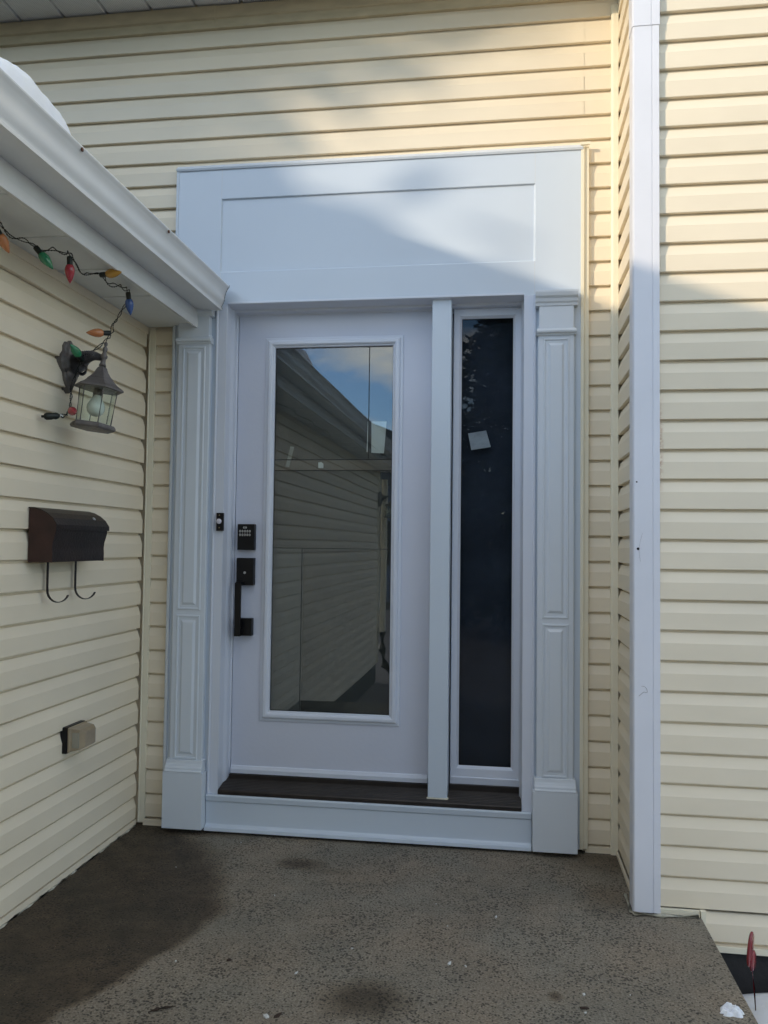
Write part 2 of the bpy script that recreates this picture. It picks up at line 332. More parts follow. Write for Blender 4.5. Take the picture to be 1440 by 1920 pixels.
# ------------------------------------------------------------------ siding
P = 0.102
PROF = [(-0.0165, 0.0), (-0.0012, 0.0), (0.0, 0.0015), (0.0002, 0.057), (-0.0008, 0.0598), (-0.0110, 0.0915), (-0.0168, 0.0938), (-0.0175, 0.102)]
def siding(mb, org, u, nrm, length, z0, z1, phase, pitch=P, seamseed=0, gap=True):
    """courses of dutch-lap boards from org along u, outer face in the plane through org with normal nrm"""
    u = Vector(u); nrm = Vector(nrm); org = Vector(org); rnd = random.Random(seamseed)
    k0 = math.floor((z0-phase)/pitch) ; k1 = math.ceil((z1-phase)/pitch)
    segsets = {}
    for k in range(k0, k1):
        zb = phase + k*pitch
        pair = k//2
        if pair not in segsets:
            cuts = []; t = rnd.uniform(.5, 3.6)
            while t < length-.1: cuts.append(t); t += 3.65
            segsets[pair] = cuts
        cuts = [0] + segsets[pair] + [length]
        for a, b, lift in zip(cuts[:-1], cuts[1:], [0.0, .0014]*8):
            n = max(1, int((b-a)/.35)); ts = [a+(b-a)*i/n for i in range(n+1)]
            if b < length: ts[-1] += .02
            rows = []
            for j, t in enumerate(ts):
                dz = rnd.uniform(-.0011, .0011)*(0 if j in (0, len(ts)-1) else 1); dn = rnd.uniform(-.0007, .0007)*(0 if j in (0, len(ts)-1) else 1)
                row = []
                for d, h in PROF:
                    z = min(max(zb + h*pitch/P + dz, z0), z1)
                    row.append(org + u*t + nrm*(d+lift+dn*(h/.1)) + Vector((0, 0, z-org.z)))
                rows.append(row)
            m = len(PROF); vs = [p for r in rows for p in r]; fs = []
            for j in range(len(rows)-1):
                for i in range(m-1):
                    q = (j*m+i, (j+1)*m+i, (j+1)*m+i+1, j*m+i+1)
                    if abs(vs[q[0]].z-vs[q[3]].z) < 1e-6 and abs((vs[q[0]]-vs[q[3]]).dot(nrm)) < 1e-5: continue
                    fs.append(q)
            mb.add(vs, fs)
    return mb

# =================================================================== SETTING
tag(obj('lawn', MB().box(-60, 60, -90, 30, -1.2, -0.62), M['lawn']), kind='structure')
drive = MB(); drive.box(-1.5, 7, -26, -2.75, -.63, -.50); tag(obj('driveway', drive, M['paver']), kind='structure')
# landing slab, right edge at x=2.2
lm = MB(); lm.prism([(-0.06, 0.06), (2.203, 0.06), (2.203, -2.72), (-0.06, -2.72)], -0.62, 0.0, 'z')
tag(obj('landing', lm, M['concrete'], bevel=.006), kind='structure')
tag(box('soil', (2.2, 7.0, -3.4, -.47, -.62, -.30), M['dark_found']), kind='structure')

# =================================================================== HOUSE
house = thing('house', 'cream vinyl sided house with white gutters and a low projecting wing on each side', 'house', (0, 0, 0))
w = MB()
siding(w, (-5.0, 0, 0), (1, 0, 0), (0, -1, 0), 5.128, 2.10, 3.50, .034, seamseed=4)
siding(w, (.126, 0, 0), (1, 0, 0), (0, -1, 0), 1.745, 2.853, 3.50, .034, seamseed=3)
siding(w, (.02, 0, 0), (1, 0, 0), (0, -1, 0), .105, .034, 2.102, .034, seamseed=5)
siding(w, (1.869, 0, 0), (1, 0, 0), (0, -1, 0), .15, .034, 3.50, .034, seamseed=6)
w.box(.03, .12, -.006, .02, .0, .026); w.box(1.88, 1.98, -.006, .02, .002, .026)
w.box(-5, .13, .021, .12, 0, 3.62); w.box(.13, 1.87, .021, .12, 2.26, 3.62); w.box(1.87, 2.2, .021, .12, 0, 3.62)
obj('wall', w, M['siding_x'], house, normals=False)
w = MB()
siding(w, (0, -.014, 0), (0, -1, 0), (1, 0, 0), 6.70, .03, 2.155, .024, seamseed=11)
siding(w, (0, -2.72, 0), (0, -1, 0), (1, 0, 0), 3.99, -.23, .03, .024, seamseed=12)
w.box(-.12, -.021, -6.7, -.012, -.23, 2.3); w.box(-.021, .002, -2.72, -.012, .003, .024); w.box(-.021, .002, -6.7, -2.72, -.25, -.23)
w.box(-7.0, -.12, -6.7, -6.58, -.23, 2.3)
obj('wall', w, M['siding_y'], house, normals=False)
w = MB()   # return wall of the other wing, facing left
siding(w, (2.004, -.50, 0), (0, 1, 0), (-1, 0, 0), .49, .02, 3.62, .030, seamseed=13)
w.box(2.025, 2.12, -.495, .01, 0, 3.62); w.box(1.998, 2.02, -.5, -.01, .0, .018)
obj('wall', w, M['siding_y'], house, normals=False)
PW = .10135; PHW = .1266-PW
w = MB()   # front wall of the other wing
siding(w, (2.06, -.52, 0), (1, 0, 0), (0, -1, 0), 4.5, .024, 3.9, PHW, PW, seamseed=14)
siding(w, (2.214, -.52, 0), (1, 0, 0), (0, -1, 0), 4.35, -.088, .024, PHW, PW, seamseed=15)
w.box(2.12, 6.6, -.4985, -.45, .0, 3.9); w.box(2.19, 6.6, -.4985, -.45, -.09, .0)
def stained():
    m = siding_mat('cream vinyl siding with rust stain', CREAM, 0); n = m.node_tree.nodes; l = m.node_tree.links.new; p = n['Principled BSDF']
    tc = nd(n, 'ShaderNodeTexCoord'); sx = nd(n, 'ShaderNodeSeparateXYZ'); l(tc.outputs['Object'], sx.inputs[0])
    e = nd(n, 'ShaderNodeMapRange'); l(sx.outputs['X'], e.inputs['Value']); e.inputs['From Min'].default_value = 2.072; e.inputs['From Max'].default_value = 2.088; e.inputs['To Min'].default_value = .75; e.inputs['To Max'].default_value = 0
    z = nd(n, 'ShaderNodeMath', operation='SUBTRACT'); l(sx.outputs['Z'], z.inputs[0]); z.inputs[1].default_value = 1.56
    za = nd(n, 'ShaderNodeMath', operation='ABSOLUTE'); l(z.outputs[0], za.inputs[0])
    f = nd(n, 'ShaderNodeMapRange'); l(za.outputs[0], f.inputs['Value']); f.inputs['From Min'].default_value = .06; f.inputs['From Max'].default_value = .18; f.inputs['To Min'].default_value = 1; f.inputs['To Max'].default_value = 0
    a = nd(n, 'ShaderNodeTexNoise', Scale=70.0, Detail=5.0); l(tc.outputs['Object'], a.inputs['Vector'])
    g = nd(n, 'ShaderNodeMapRange'); l(a.outputs['Fac'], g.inputs['Value']); g.inputs['From Min'].default_value = .42; g.inputs['From Max'].default_value = .6
    m1 = nd(n, 'ShaderNodeMath', operation='MULTIPLY'); l(e.outputs[0], m1.inputs[0]); l(f.outputs[0], m1.inputs[1]); m2 = nd(n, 'ShaderNodeMath', operation='MULTIPLY'); l(m1.outputs[0], m2.inputs[0]); l(g.outputs[0], m2.inputs[1])
    mx_ = nd(n, 'ShaderNodeMix', data_type='RGBA'); mx_.inputs['B'].default_value = (.42, .20, .09, 1); src = p.inputs['Base Color'].links[0].from_socket
    l(src, mx_.inputs['A']); l(m2.outputs[0], mx_.inputs['Factor']); l(mx_.outputs['Result'], p.inputs['Base Color']); return m
obj('wall', w, stained(), house, normals=False)
st = MB(); st.box(2.07, 2.196, -.528, -.50, .0, .022); st.prism([(2.196, .024), (2.214, .024), (2.214, -.075), (2.207, -.085), (2.203, -.03)], -.535, -.505, 'y'); st.box(2.214, 6.6, -.526, -.50, -.108, -.088)
obj('starter_strip', st, M['cream_trim'], house, .001)
box('foundation', (2.19, 6.6, -.505, -.40, -.62, -.09), M['dark_found'], house)
box('foundation', (-.12, -.02, -6.7, -2.7, -.62, -.24), M['dark_found'], house)
# caulk beads along the slab
def bead(pts, r):
    rr = random.Random(5); q = []
    for a, b in zip(pts[:-1], pts[1:]):
        a = Vector(a); b = Vector(b); n = max(1, int((b-a).length/.07))
        for i in range(n): q.append(a.lerp(b, i/n)+Vector((rr.uniform(-1, 1), rr.uniform(-1, 1), rr.uniform(-1, 1)))*r*.12)
    q.append(Vector(pts[-1])); return MB().tube(q, [r*rr.uniform(.85, 1.1) for _ in q], 6)
obj('caulk_bead', bead([(1.977, -.40, .006), (1.974, -.535, .008), (1.985, -.551, .008), (2.07, -.549, .0075), (2.19, -.533, .006)], .0065), M['caulk'], house)
obj('caulk_bead', bead([(.003, -.03, .001), (.003, -1.4, .001), (.003, -2.6, .001)], .006), M['caulk'], house)
# corner trims
c = MB(); c.prism([(.006, .02), (.006, -.008), (.0105, -.008), (.0105, -.005), (.036, -.005), (.036, .02)], .012, 2.153, 'z'); obj('corner_trim', c, M['cream_trim'], house, .0012)
c = MB(); c.prism([(1.977, .02), (1.977, -.010), (1.985, -.013), (2.006, -.013), (2.006, .02)], .0, 3.44, 'z'); obj('corner_trim', c, M['cream_trim'], house, .0015)
# white corner post
c = MB()
c.prism([(1.981, -.47), (1.981, -.536), (1.986, -.543), (2.044, -.543), (2.0445, -.5405), (2.047, -.5405), (2.0475, -.543), (2.069, -.543), (2.069, -.50), (2.03, -.47)], .010, 3.006, 'z')
c.prism([(1.979, -.47), (1.979, -.5375), (1.984, -.5455), (2.0415, -.5455), (2.042, -.543), (2.0445, -.543), (2.045, -.5455), (2.071, -.5455), (2.071, -.50), (2.03, -.47)], 3.006, 3.9, 'z')
def post_mat():
    m = plain('scuffed white corner post', (.73, .74, .80), .33, var=.03, vscale=6)
    n = m.node_tree.nodes; l = m.node_tree.links.new; p = n['Principled BSDF']
    tc = nd(n, 'ShaderNodeTexCoord'); mp = nd(n, 'ShaderNodeMapping'); mp.inputs['Scale'].default_value = (60, 60, 18); l(tc.outputs['Object'], mp.inputs['Vector'])
    a = nd(n, 'ShaderNodeTexNoise', Scale=1.0, Detail=6.0, Roughness=.7); l(mp.outputs[0], a.inputs['Vector'])
    r = nd(n, 'ShaderNodeMapRange'); r.inputs['From Min'].default_value = .69; r.inputs['From Max'].default_value = .75; l(a.outputs['Fac'], r.inputs['Value'])
    sx = nd(n, 'ShaderNodeSeparateXYZ'); l(tc.outputs['Object'], sx.inputs[0])
    e = nd(n, 'ShaderNodeMapRange'); e.inputs['From Min'].default_value = 1.985; e.inputs['From Max'].default_value = 1.997; e.inputs['To Min'].default_value = 1; e.inputs['To Max'].default_value = .06; l(sx.outputs['X'], e.inputs['Value'])
    f = nd(n, 'ShaderNodeMapRange'); f.inputs['From Min'].default_value = 1.7; f.inputs['From Max'].default_value = 1.0; l(sx.outputs['Z'], f.inputs['Value'])
    m1 = nd(n, 'ShaderNodeMath', operation='MULTIPLY'); l(r.outputs[0], m1.inputs[0]); l(e.outputs[0], m1.inputs[1])
    m2 = nd(n, 'ShaderNodeMath', operation='MULTIPLY'); l(m1.outputs[0], m2.inputs[0]); l(f.outputs[0], m2.inputs[1])
    mx = nd(n, 'ShaderNodeMix', data_type='RGBA'); mx.inputs['B'].default_value = (.10, .09, .09, 1)
    src = p.inputs['Base Color'].links[0].from_socket; l(src, mx.inputs['A']); l(m2.outputs[0], mx.inputs['Factor']); l(mx.outputs['Result'], p.inputs['Base Color'])
    return m
cp = obj('corner_post', c, post_mat(), house, .0018); cp['label'] = 'white scuffed corner post'
for (x, z, r) in ((1.9935, 1.432, .0028), (1.998, 1.207, .0048)):
    sc = MB().lathe([(r, 0), (r*.9, .002), (0.0001, .0025)], Matrix.Translation((x, -.5425, z)) @ Matrix.Rotation(math.pi/2, 4, 'X'), 10); obj('nail_hole', sc, M['black'], house)
cx, cz = 2.018, .733      # pencil scrawl on the post
sk = MB().tube([(cx-.018+.004*i, -.5434, cz-.016+.0035*i) for i in range(5)]+[(cx+.003, -.5434, cz-.004)]+[(cx-.006+.015*math.cos(a), -.5434, cz+.017*math.sin(a)) for a in [x*.25-.2 for x in range(9)]], .0006, 5); obj('pencil_mark', sk, M['pewter'], house)
sk = MB().tube([(2.012-.0011*i, -.5434, 1.26-.0045*i) for i in range(10)]+[(2.001+.00035*i*i*.12, -.5434, 1.20-.0032*i) for i in range(12)], .0003, 5); obj('scratch', sk, M['pewter'], house)
# frieze and main soffit
f = MB(); f.prism([(-.012, 3.477), (-.012, 3.515), (-.022, 3.519), (-.022, 3.573), (.02, 3.573), (.02, 3.477)], -5, .282, 'x')
f.prism([(-.012, 3.477), (-.012, 3.515), (-.020, 3.519), (-.020, 3.572), (.02, 3.572), (.02, 3.477)], .282, 2.02, 'x')
obj('frieze_trim', f, M['beige'], house, .001)
s = MB(); x = -5.0; pw = .208
while x < 3.2:
    s.prism([(x, 3.581), (x+pw-.020, 3.581), (x+pw-.016, 3.597), (x+pw-.005, 3.597), (x+pw-.001, 3.581), (x+pw, 3.581), (x+pw, 3.60), (x, 3.60)], -.405, .0, 'y'); x += pw
obj('soffit', s, M['soffit'], house)
f = MB(); f.box(-5, 3.2, -.425, -.405, 3.575, 3.72); obj('fascia', f, M['gutter'], house, .002)
r = MB(); r.prism([(-.50, 3.70), (-.50, 3.72), (3.0, 5.4), (6.5, 3.7), (6.5, 3.6), (3.0, 5.3)], -5.2, 7, 'x'); obj('roof', r, M['roof'], house)
# low wing: soffit, fascia, gutter, roof
s = MB(); s.box(-.02, .247, -6.9, -.012, 2.151, 2.158)
for yy in [-.45-.305*i for i in range(21)]: s.box(.0, .247, yy-.006, yy, 2.1475, 2.152)
obj('soffit', s, M['soffit_plain'], house)
s = MB(); s.prism([(0.0, 2.120), (.006, 2.120), (.008, 2.150), (0.0, 2.150)], -6.7, -.014, 'y'); obj('frieze_trim', s, M['siding_y'], house)
f = MB(); f.prism([(.236, 2.132), (.250, 2.130), (.2515, 2.160), (.249, 2.212), (.25, 2.33), (.236, 2.33)], -6.9, -.055, 'y'); obj('fascia', f, M['gutter'], house, .0012)
yA, yB = -6.9, -.070
og = []
for i_ in range(13):
    t_ = i_/12; og.append((.3560+.0270*(t_*t_*(3-2*t_)) + .0055*math.sin(t_*2*math.pi), 2.214+.078*t_))
gprof = [(.250, 2.206), (.352, 2.200), (.3585, 2.200), (.3590, 2.2075), (.3562, 2.2105)] + og + [(.3865, 2.2955), (.3885, 2.300), (.3875, 2.3045), (.374, 2.3045), (.374, 2.300), (.378, 2.298)] + [(x_-.0016, z_) for x_, z_ in og[::-1]] + [(.351, 2.212), (.254, 2.212), (.254, 2.30), (.250, 2.30)]
g = MB(); g.prism(gprof, yA, yB, 'y'); g.sm = [True]*len(g.sm); gt = obj('gutter', g, M['gutter'], house); es = gt.modifiers.new('split', 'EDGE_SPLIT'); es.split_angle = math.radians(32)
e = MB(); cap = [(.249, 2.205), (.3602, 2.1985), (.3608, 2.208)] + [(x_+.0018, z_) for x_, z_ in og[::2]] + [(.3905, 2.2985), (.390, 2.306), (.249, 2.302)]
e.prism(cap, yB-.002, yB+.004, 'y'); obj('end_cap', e, M['white_pvc'], gt, .0006, seg=1)
e2 = MB(); e2.tube([(p[0]+.0008, yB-.0035, p[1]) for p in cap[1:-1]], .0012, 6); obj('sealant_seam', e2, M['rubber'], gt)
for yy in (-1.306, -.707, -1.95, -2.6):
    k = MB(); k.lathe([(.006, 0), (.006, .003), (.003, .004)], Matrix.Translation((.3865, yy, 2.294)) @ Matrix.Rotation(math.pi/2, 4, 'Y'), 10); obj('screw', k, M['rust'], gt)
gs = MB(); gs.prism([(p[0]+.0012, p[1]) for p in gprof[4:18]] + [(p[0]-.001, p[1]) for p in gprof[17:3:-1]], -1.775, -1.765, 'y'); obj('gutter_joint', gs, M['gutter'], gt)
r = MB(); r.prism([(.30, 2.315), (.30, 2.345), (-3.2, 4.179), (-6.7, 2.345), (-6.7, 2.315), (-3.2, 4.14)], -6.95, -.001, 'y'); obj('roof', r, M['roof'], house)
r = MB(); r.prism([(-6.6, 2.32), (-3.2, 4.13), (.0, 2.45), (.0, 2.2), (-6.6, 2.2)], -6.7, -6.6, 'y'); obj('gable', r, M['siding_x'], house)
# corner post and downspout at the far end of the low wing (seen in the door glass)
c = MB(); c.box(-.10, .012, -6.73, -6.66, -.25, 2.3); c.box(-.02, .012, -6.69, -6.63, -.25, 2.15); obj('corner_post', c, M['cream_trim'], house, .002)
d = MB(); d.box(.015, .085, -6.85, -6.76, .10, 2.05); obj('downspout', d, M['cream_trim'], house, .006)
d = MB(); d.tube([(.05, -6.8, .12), (.05, -6.8, -.1), (.09, -6.78, -.3), (.2, -6.72, -.42), (.38, -6.65, -.44), (.6, -6.6, -.44)], .055, 10); obj('downspout_hose', d, M['black'], house)
# dark entry hall seen through the glass
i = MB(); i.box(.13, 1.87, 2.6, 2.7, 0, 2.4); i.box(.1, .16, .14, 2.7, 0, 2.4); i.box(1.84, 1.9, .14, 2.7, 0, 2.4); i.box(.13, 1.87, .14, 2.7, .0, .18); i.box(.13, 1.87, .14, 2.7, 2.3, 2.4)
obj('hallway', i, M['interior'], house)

# =================================================================== DOOR SURROUND
sur = thing('door_surround', 'white door surround with fluted side pilasters, tall plain header panel and narrow sidelight', 'door frame', (1.0, -.03, 0))
# header board with recessed panel
h = MB()
hx0, hx1, hz0, hz1, y = .138, 1.856, 2.237, 2.832, -.030
h.nested([(hx0, hx1, hz0, hz1, .012), (hx0, hx1, hz0, hz1, y), (.334, 1.671, 2.378, 2.700, y), (.336, 1.669, 2.381, 2.697, y+.009)], True)
h.add([(hx0, .11, hz0), (hx1, .11, hz0), (hx1, y, hz0), (hx0, y, hz0)], [(0, 1, 2, 3)])
hp = obj('header_panel', h, M['white'], sur, .0022)
q = MB()
for xx in (.334, 1.671): q.box(xx-.0006, xx+.0006, y-.0006, y+.002, 2.702, hz1-.001); q.box(xx-.0006, xx+.0006, y-.0006, y+.002, hz0+.001, 2.376)
obj('panel_seam', q, M['bird_trim'], hp)
t = MB(); t.prism([(-.036, 2.829), (-.040, 2.838), (-.022, 2.856), (.012, 2.858), (.012, 2.829)], .128, 1.862, 'x'); obj('drip_cap', t, M['white_pvc'], sur, .0012)
t = MB(); t.prism([(.128, .012), (.128, -.032), (.139, -.034), (.139, .012)], .02, 2.84, 'z'); t.prism([(.116, .012), (.116, -.012), (.128, -.014), (.128, .012)], .022, 2.15, 'z'); obj('edge_channel', t, M['white_pvc'], sur, .001)
t = MB(); t.prism([(1.855, .012), (1.855, -.034), (1.868, -.034), (1.870, -.024), (1.888, -.022), (1.888, .012)], .022, 2.846, 'z'); obj('edge_channel', t, M['cream_trim'], sur, .0012)
t = MB(); t.prism([(1.853, -.04), (1.892, -.04), (1.886, -.03), (1.868, -.03), (1.862, -.012), (1.853, -.012)], 2.846, 2.858, 'z'); obj('torn_flashing', t, M['cream_trim'], sur, .0012)
# side boards behind pilasters and casings
for a, b in ((.139, .360), (1.640, 1.856)):
    k = MB(); k.box(a, b, -.029, .11, .02, 2.238); obj('side_board', k, M['white'], sur, .0015)
# pilasters
def pilaster(cx):
    s_ = obj('pilaster', MB().prism([(cx-.072, -.05), (cx-.069, -.053), (cx+.069, -.053), (cx+.072, -.05), (cx+.072, -.028), (cx-.072, -.028)], .26, 2.10, 'z') , M['white_pvc'], sur)
    # carve: replace the front by two moulded panels standing on it
    for z0, z1 in ((.300, .905), (.925, 2.052)):
        a, b = cx-.052, cx+.052
        p_ = MB(); yf = -.0535
        p_.nested([(a-.012, b+.012, z0-.012, z1+.012, yf), (a, b, z0, z1, yf-.0005), (a+.003, b-.003, z0+.003, z1-.003, yf-.004), (a+.008, b-.008, z0+.008, z1-.008, yf-.004), (a+.012, b-.012, z0+.012, z1-.012, yf+.0045), (a+.015, b-.015, z0+.015, z1-.015, yf+.0045), (a+.030, b-.030, z0+.032, z1-.032, yf-.006)], True)
        obj('raised_panel', p_, M['white_pvc'], s_)
    q = MB(); q.box(cx-.0865, cx+.0865, -.085, -.028, .020, .252)
    q.prism([(-.028, .252), (-.086, .252), (-.086, .258), (-.080, .262), (-.079, .270), (-.072, .276), (-.067, .286), (-.064, .300), (-.028, .300)], cx-.080, cx+.080, 'x')
    obj('base_block', q, M['white_pvc'], s_, .002)
    q = MB(); q.box(cx-.068, cx+.068, -.062, -.028, 2.088, 2.185)
    q.prism([(-.028, 2.062), (-.060, 2.062), (-.062, 2.069), (-.072, 2.071), (-.074, 2.078), (-.070, 2.084), (-.066, 2.088), (-.028, 2.088)], cx-.078, cx+.078, 'x')
    q.prism([(-.028, 2.180), (-.066, 2.180), (-.068, 2.190), (-.074, 2.196), (-.077, 2.208), (-.086, 2.216), (-.090, 2.229), (-.090, 2.238), (-.028, 2.238)], cx-.084, cx+.084, 'x')
    obj('capital', q, M['white_pvc'], s_, .0012)
    return s_
pilaster(.233); pilaster(1.757)
# casings
for sgn, a in ((1, .323), (-1, 1.677)):
    k = MB(); pr = [(a, -.028), (a, -.040), (a+sgn*.007, -.0425), (a+sgn*.010, -.035), (a+sgn*.048, -.035), (a+sgn*.048, .02), (a+sgn*.056, .045), (a+sgn*.056, .078), (a+sgn*.062, .080), (a+sgn*.062, .11), (a+sgn*.02, .11), (a+sgn*.02, -.028)]
    k.prism(pr, .158, 2.236, 'z'); obj('door_jamb', k, M['frame'], sur, .0012)
k = MB(); k.prism([(-.0345, 2.2375), (-.0345, 2.246), (-.029, 2.246), (.13, 2.246), (.13, 2.214), (.080, 2.214), (.078, 2.219), (.045, 2.222), (.043, 2.232), (-.02, 2.2345)], .371, 1.629, 'x'); obj('head_jamb', k, M['frame'], sur, .0012)
k = MB(); k.prism([(1.252, -.012), (1.332, -.012), (1.332, .075), (1.322, .078), (1.322, .12), (1.248, .12), (1.248, .075), (1.252, .07)], .182, 2.2365, 'z'); obj('mullion', k, M['white'], sur, .0025)
k = MB(); k.box(1.247, 1.337, -.017, .06, .168, .186); obj('mullion_foot', k, M['caulk'], sur, .004)
# threshold
k = MB(); prof = [(-.040, .157), (-.040, .172), (-.036, .177)]
for j in range(9):
    y0 = -.030+j*.0125; z0_ = .1775+j*.0026; prof += [(y0, z0_), (y0+.0015, z0_+.0022), (y0+.009, z0_+.0032), (y0+.0105, z0_+.001)]
prof += [(.10, .214), (.10, .157)]
k.prism(prof, .372, 1.628, 'x'); k.box(.386, 1.247, .062, .12, .196, .216); k.box(1.334, 1.625, .062, .12, .198, .222); obj('threshold', k, M['threshold'], sur, .0006, seg=1)
k = MB(); k.prism([(-.030, .158), (-.048, .1575), (-.050, .152), (-.047, .132), (-.041, .130), (-.041, .036), (-.046, .030), (-.060, .027), (-.062, .012), (-.030, .010)], .322, 1.668, 'x'); obj('kick_board', k, M['white'], sur, .002)
# sidelight
sl = MB(); sl.nested([(1.336, 1.624, .222, 2.219, .12), (1.336, 1.624, .222, 2.219, .074), (1.340, 1.620, .250, 2.214, .070), (1.342, 1.618, .252, 2.212, .0745), (1.362, 1.596, .286, 2.187, .0745), (1.3715, 1.587, .296, 2.177, .088)], False)
sf = obj('sidelight', sl, M['frame'], sur, .001)
g_ = MB(); g_.box(1.366, 1.592, .090, .094, .290, 2.183); obj('glass_pane', g_, M['side_glass'], sf)
g_ = MB(); g_.nested([(1.3713, 1.5873, .2958, 2.1772, .0885), (1.3735, 1.585, .298, 2.175, .0885)], False); obj('glazing_gasket', g_, M['rubber'], sf)
tag(box('screen', (1.34, 1.62, .125, .128, .24, 2.2), plain('blue black insect screen', (.030, .042, .058), .8, var=.35, vscale=6), sf), 'dark insect screen')

# =================================================================== DOOR LEAF
dr = thing('front_door', 'white front door with one tall glass lite and black lockset', 'door', (.815, .10, .212))
k = MB(); k.nested([(.3875, 1.2445, .236, 2.2135, .125), (.3875, 1.2445, .236, 2.2135, .080), (.512, 1.122, .446, 2.113, .080), (.520, 1.114, .455, 2.105, .092)], False); obj('door_slab', k, M['leaf'], dr, .0012)
k = MB(); k.prism([(.082, .216), (.070, .218), (.069, .236), (.074, .249), (.082, .251)], .389, 1.243, 'x'); obj('door_sweep', k, M['frame'], dr, .001)
X0, X1, Z0, Z1 = .512, 1.122, .446, 2.113
def ins(d, y): return (X0+d, X1-d, Z0+d, Z1-d, y)
k = MB(); k.nested([ins(0, .0805), ins(.0005, .075), ins(.004, .0735), ins(.012, .073), ins(.0145, .066), ins(.020, .0625), ins(.030, .0625), ins(.035, .066), ins(.038, .0715), ins(.044, .0735), ins(.0445, .086)], False)
lf = obj('lite_frame', k, M['frame'], dr, .0008)
k = MB(); k.box(X0+.038, X1-.038, .086, .090, Z0+.038, Z1-.038); obj('glass_pane', k, M['door_glass'], dr)
k = MB(); k.nested([ins(.0442, .0845), ins(.0468, .0845)], False); obj('glazing_gasket', k, M['rubber'], dr)
k = MB()   # inner muntin rails behind the glass
k.box(X0+.03, X1-.03, .108, .118, 1.531, 1.577); rail = obj('inner_rail', k, M['interior_rail'], dr)
for dims in ((X0+.046, X1-.046, .0846, .0859, 1.5755, 1.5785), (X0+.046, X1-.046, .0846, .0859, 1.5290, 1.5320), (.9715, .9745, .0846, .0859, 1.5785, Z1-.046), (X0+.046, X1-.046, .0846, .0859, 1.1905, 1.1930), (.6860, .6885, .0846, .0859, Z0+.046, 1.1905)):
    obj('grille_line', MB().box(*dims), M['rubber'], dr)
k = MB(); k.box(X0+.02, X1-.02, .1195, .124, Z0+.02, Z1-.02); obj('inner_panel', k, plain('added backing panel', (.06, .064, .062), .7), dr)  # backing sheet added across the whole lite to brighten what shows behind the glass
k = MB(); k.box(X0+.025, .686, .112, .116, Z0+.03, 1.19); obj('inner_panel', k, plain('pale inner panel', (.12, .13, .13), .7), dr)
# keypad lock
k = MB(); k.box(.406, .482, .052, .081, 1.181, 1.294); kp = obj('keypad_lock', k, M['black'], dr, .003)
for r_ in range(2):
    for c_ in range(5):
        b_ = MB(); cx = .4185+c_*.0108; cz = 1.2625-r_*.0155; b_.lathe([(.0042, 0), (.0042, .0012), (.0034, .002)], Matrix.Translation((cx, .052, cz)) @ Matrix.Rotation(math.pi/2, 4, 'X') @ Matrix.Diagonal((1, 1.4, 1, 1)), 12); bt = obj('key_button', b_, M['silver'], kp)
DIG = '1357924680'
def text(s, size, loc, mat, parent, name='digit', ext=.0002):
    cu = bpy.data.curves.new(name, 'FONT'); cu.body = s; cu.size = size; cu.align_x = 'CENTER'; cu.align_y = 'CENTER'; cu.extrude = ext; cu.resolution_u = 2
    tmp = bpy.data.objects.new('tmp', cu); COL.objects.link(tmp)
    me = bpy.data.meshes.new_from_object(tmp.evaluated_get(bpy.context.evaluated_depsgraph_get())); bpy.data.objects.remove(tmp)
    mb_ = MB(); R_ = Matrix.Translation(loc) @ Matrix.Rotation(math.pi/2, 4, 'X')
    return [R_ @ v.co for v in me.vertices], [tuple(p.vertices) for p in me.polygons]
d_ = MB()
for i_, ch in enumerate('1234567890'):
    vs, fs = text(ch, .0062, (.4185+(i_ % 5)*.0108, .0497, 1.2625-(i_//5)*.0155), None, None); d_.add(vs, fs)
obj('key_digits', d_, M['black'], kp)
b_ = MB(); b_.box(.4315, .4485, .0505, .053, 1.2745, 1.2825); obj('indicator_key', b_, M['silver'], kp, .0012)
b_ = MB(); b_.lathe([(.0022, 0), (.0016, .0006)], Matrix.Translation((.440, .0504, 1.2785)) @ Matrix.Rotation(math.pi/2, 4, 'X'), 10); obj('indicator_mark', b_, M['black'], kp)
# handle set
k = MB(); k.box(.405, .482, .050, .081, 1.029, 1.147); hs = obj('handle_set', k, M['black'], dr, .0025)
k = MB(); k.box(.4115, .4385, .012, .026, .812, 1.040); k.box(.4115, .4385, .020, .052, 1.028, 1.044); gr = obj('pull_grip', k, M['black'], hs, .002)
k = MB(); k.box(.417, .478, .050, .081, .811, .886); k.box(.4115, .4385, .020, .055, .812, .838); obj('grip_foot', k, M['black'], hs, .002)
k = MB(); k.lathe([(.0055, 0), (.0055, .0012), (.004, .0014), (.004, .0006)], Matrix.Translation((.443, .0500, 1.083)) @ Matrix.Rotation(math.pi/2, 4, 'X'), 16); k.box(.4385, .4475, .0482, .0495, 1.0825, 1.0835); obj('keyhole', k, M['silver'], hs)

# notes and tape on the glass
def sheet(name, pts, y, mat, label, cat, th=.0006):
    k = MB(); n = len(pts); vs = [(x_, y, z_) for x_, z_ in pts] + [(x_, y+th, z_) for x_, z_ in pts]
    k.add(vs, [tuple(range(n)), tuple(range(2*n-1, n-1, -1))] + [(i, (i+1) % n, (i+1) % n+n, i+n) for i in range(n)])
    return tag(obj(name, k, mat), label, cat)
sheet('paper_sheet', [(.985, 1.607), (1.040, 1.604), (1.050, 1.742), (.984, 1.744)], .0925, M['paper'], 'pale paper sheet taped inside the door glass, upper right', 'paper')
sheet('paper_strip', [(.964, 1.610), (.969, 1.610), (.972, 1.744), (.968, 1.744)], .0925, M['paper'], 'thin white strip beside the paper sheet in the door glass', 'paper')
sheet('tape_strip', [(.605, 1.548), (.622, 1.545), (.643, 1.634), (.626, 1.637)], .0925, M['tape'], 'slanted strip of faded tape at the left of the door glass', 'tape')
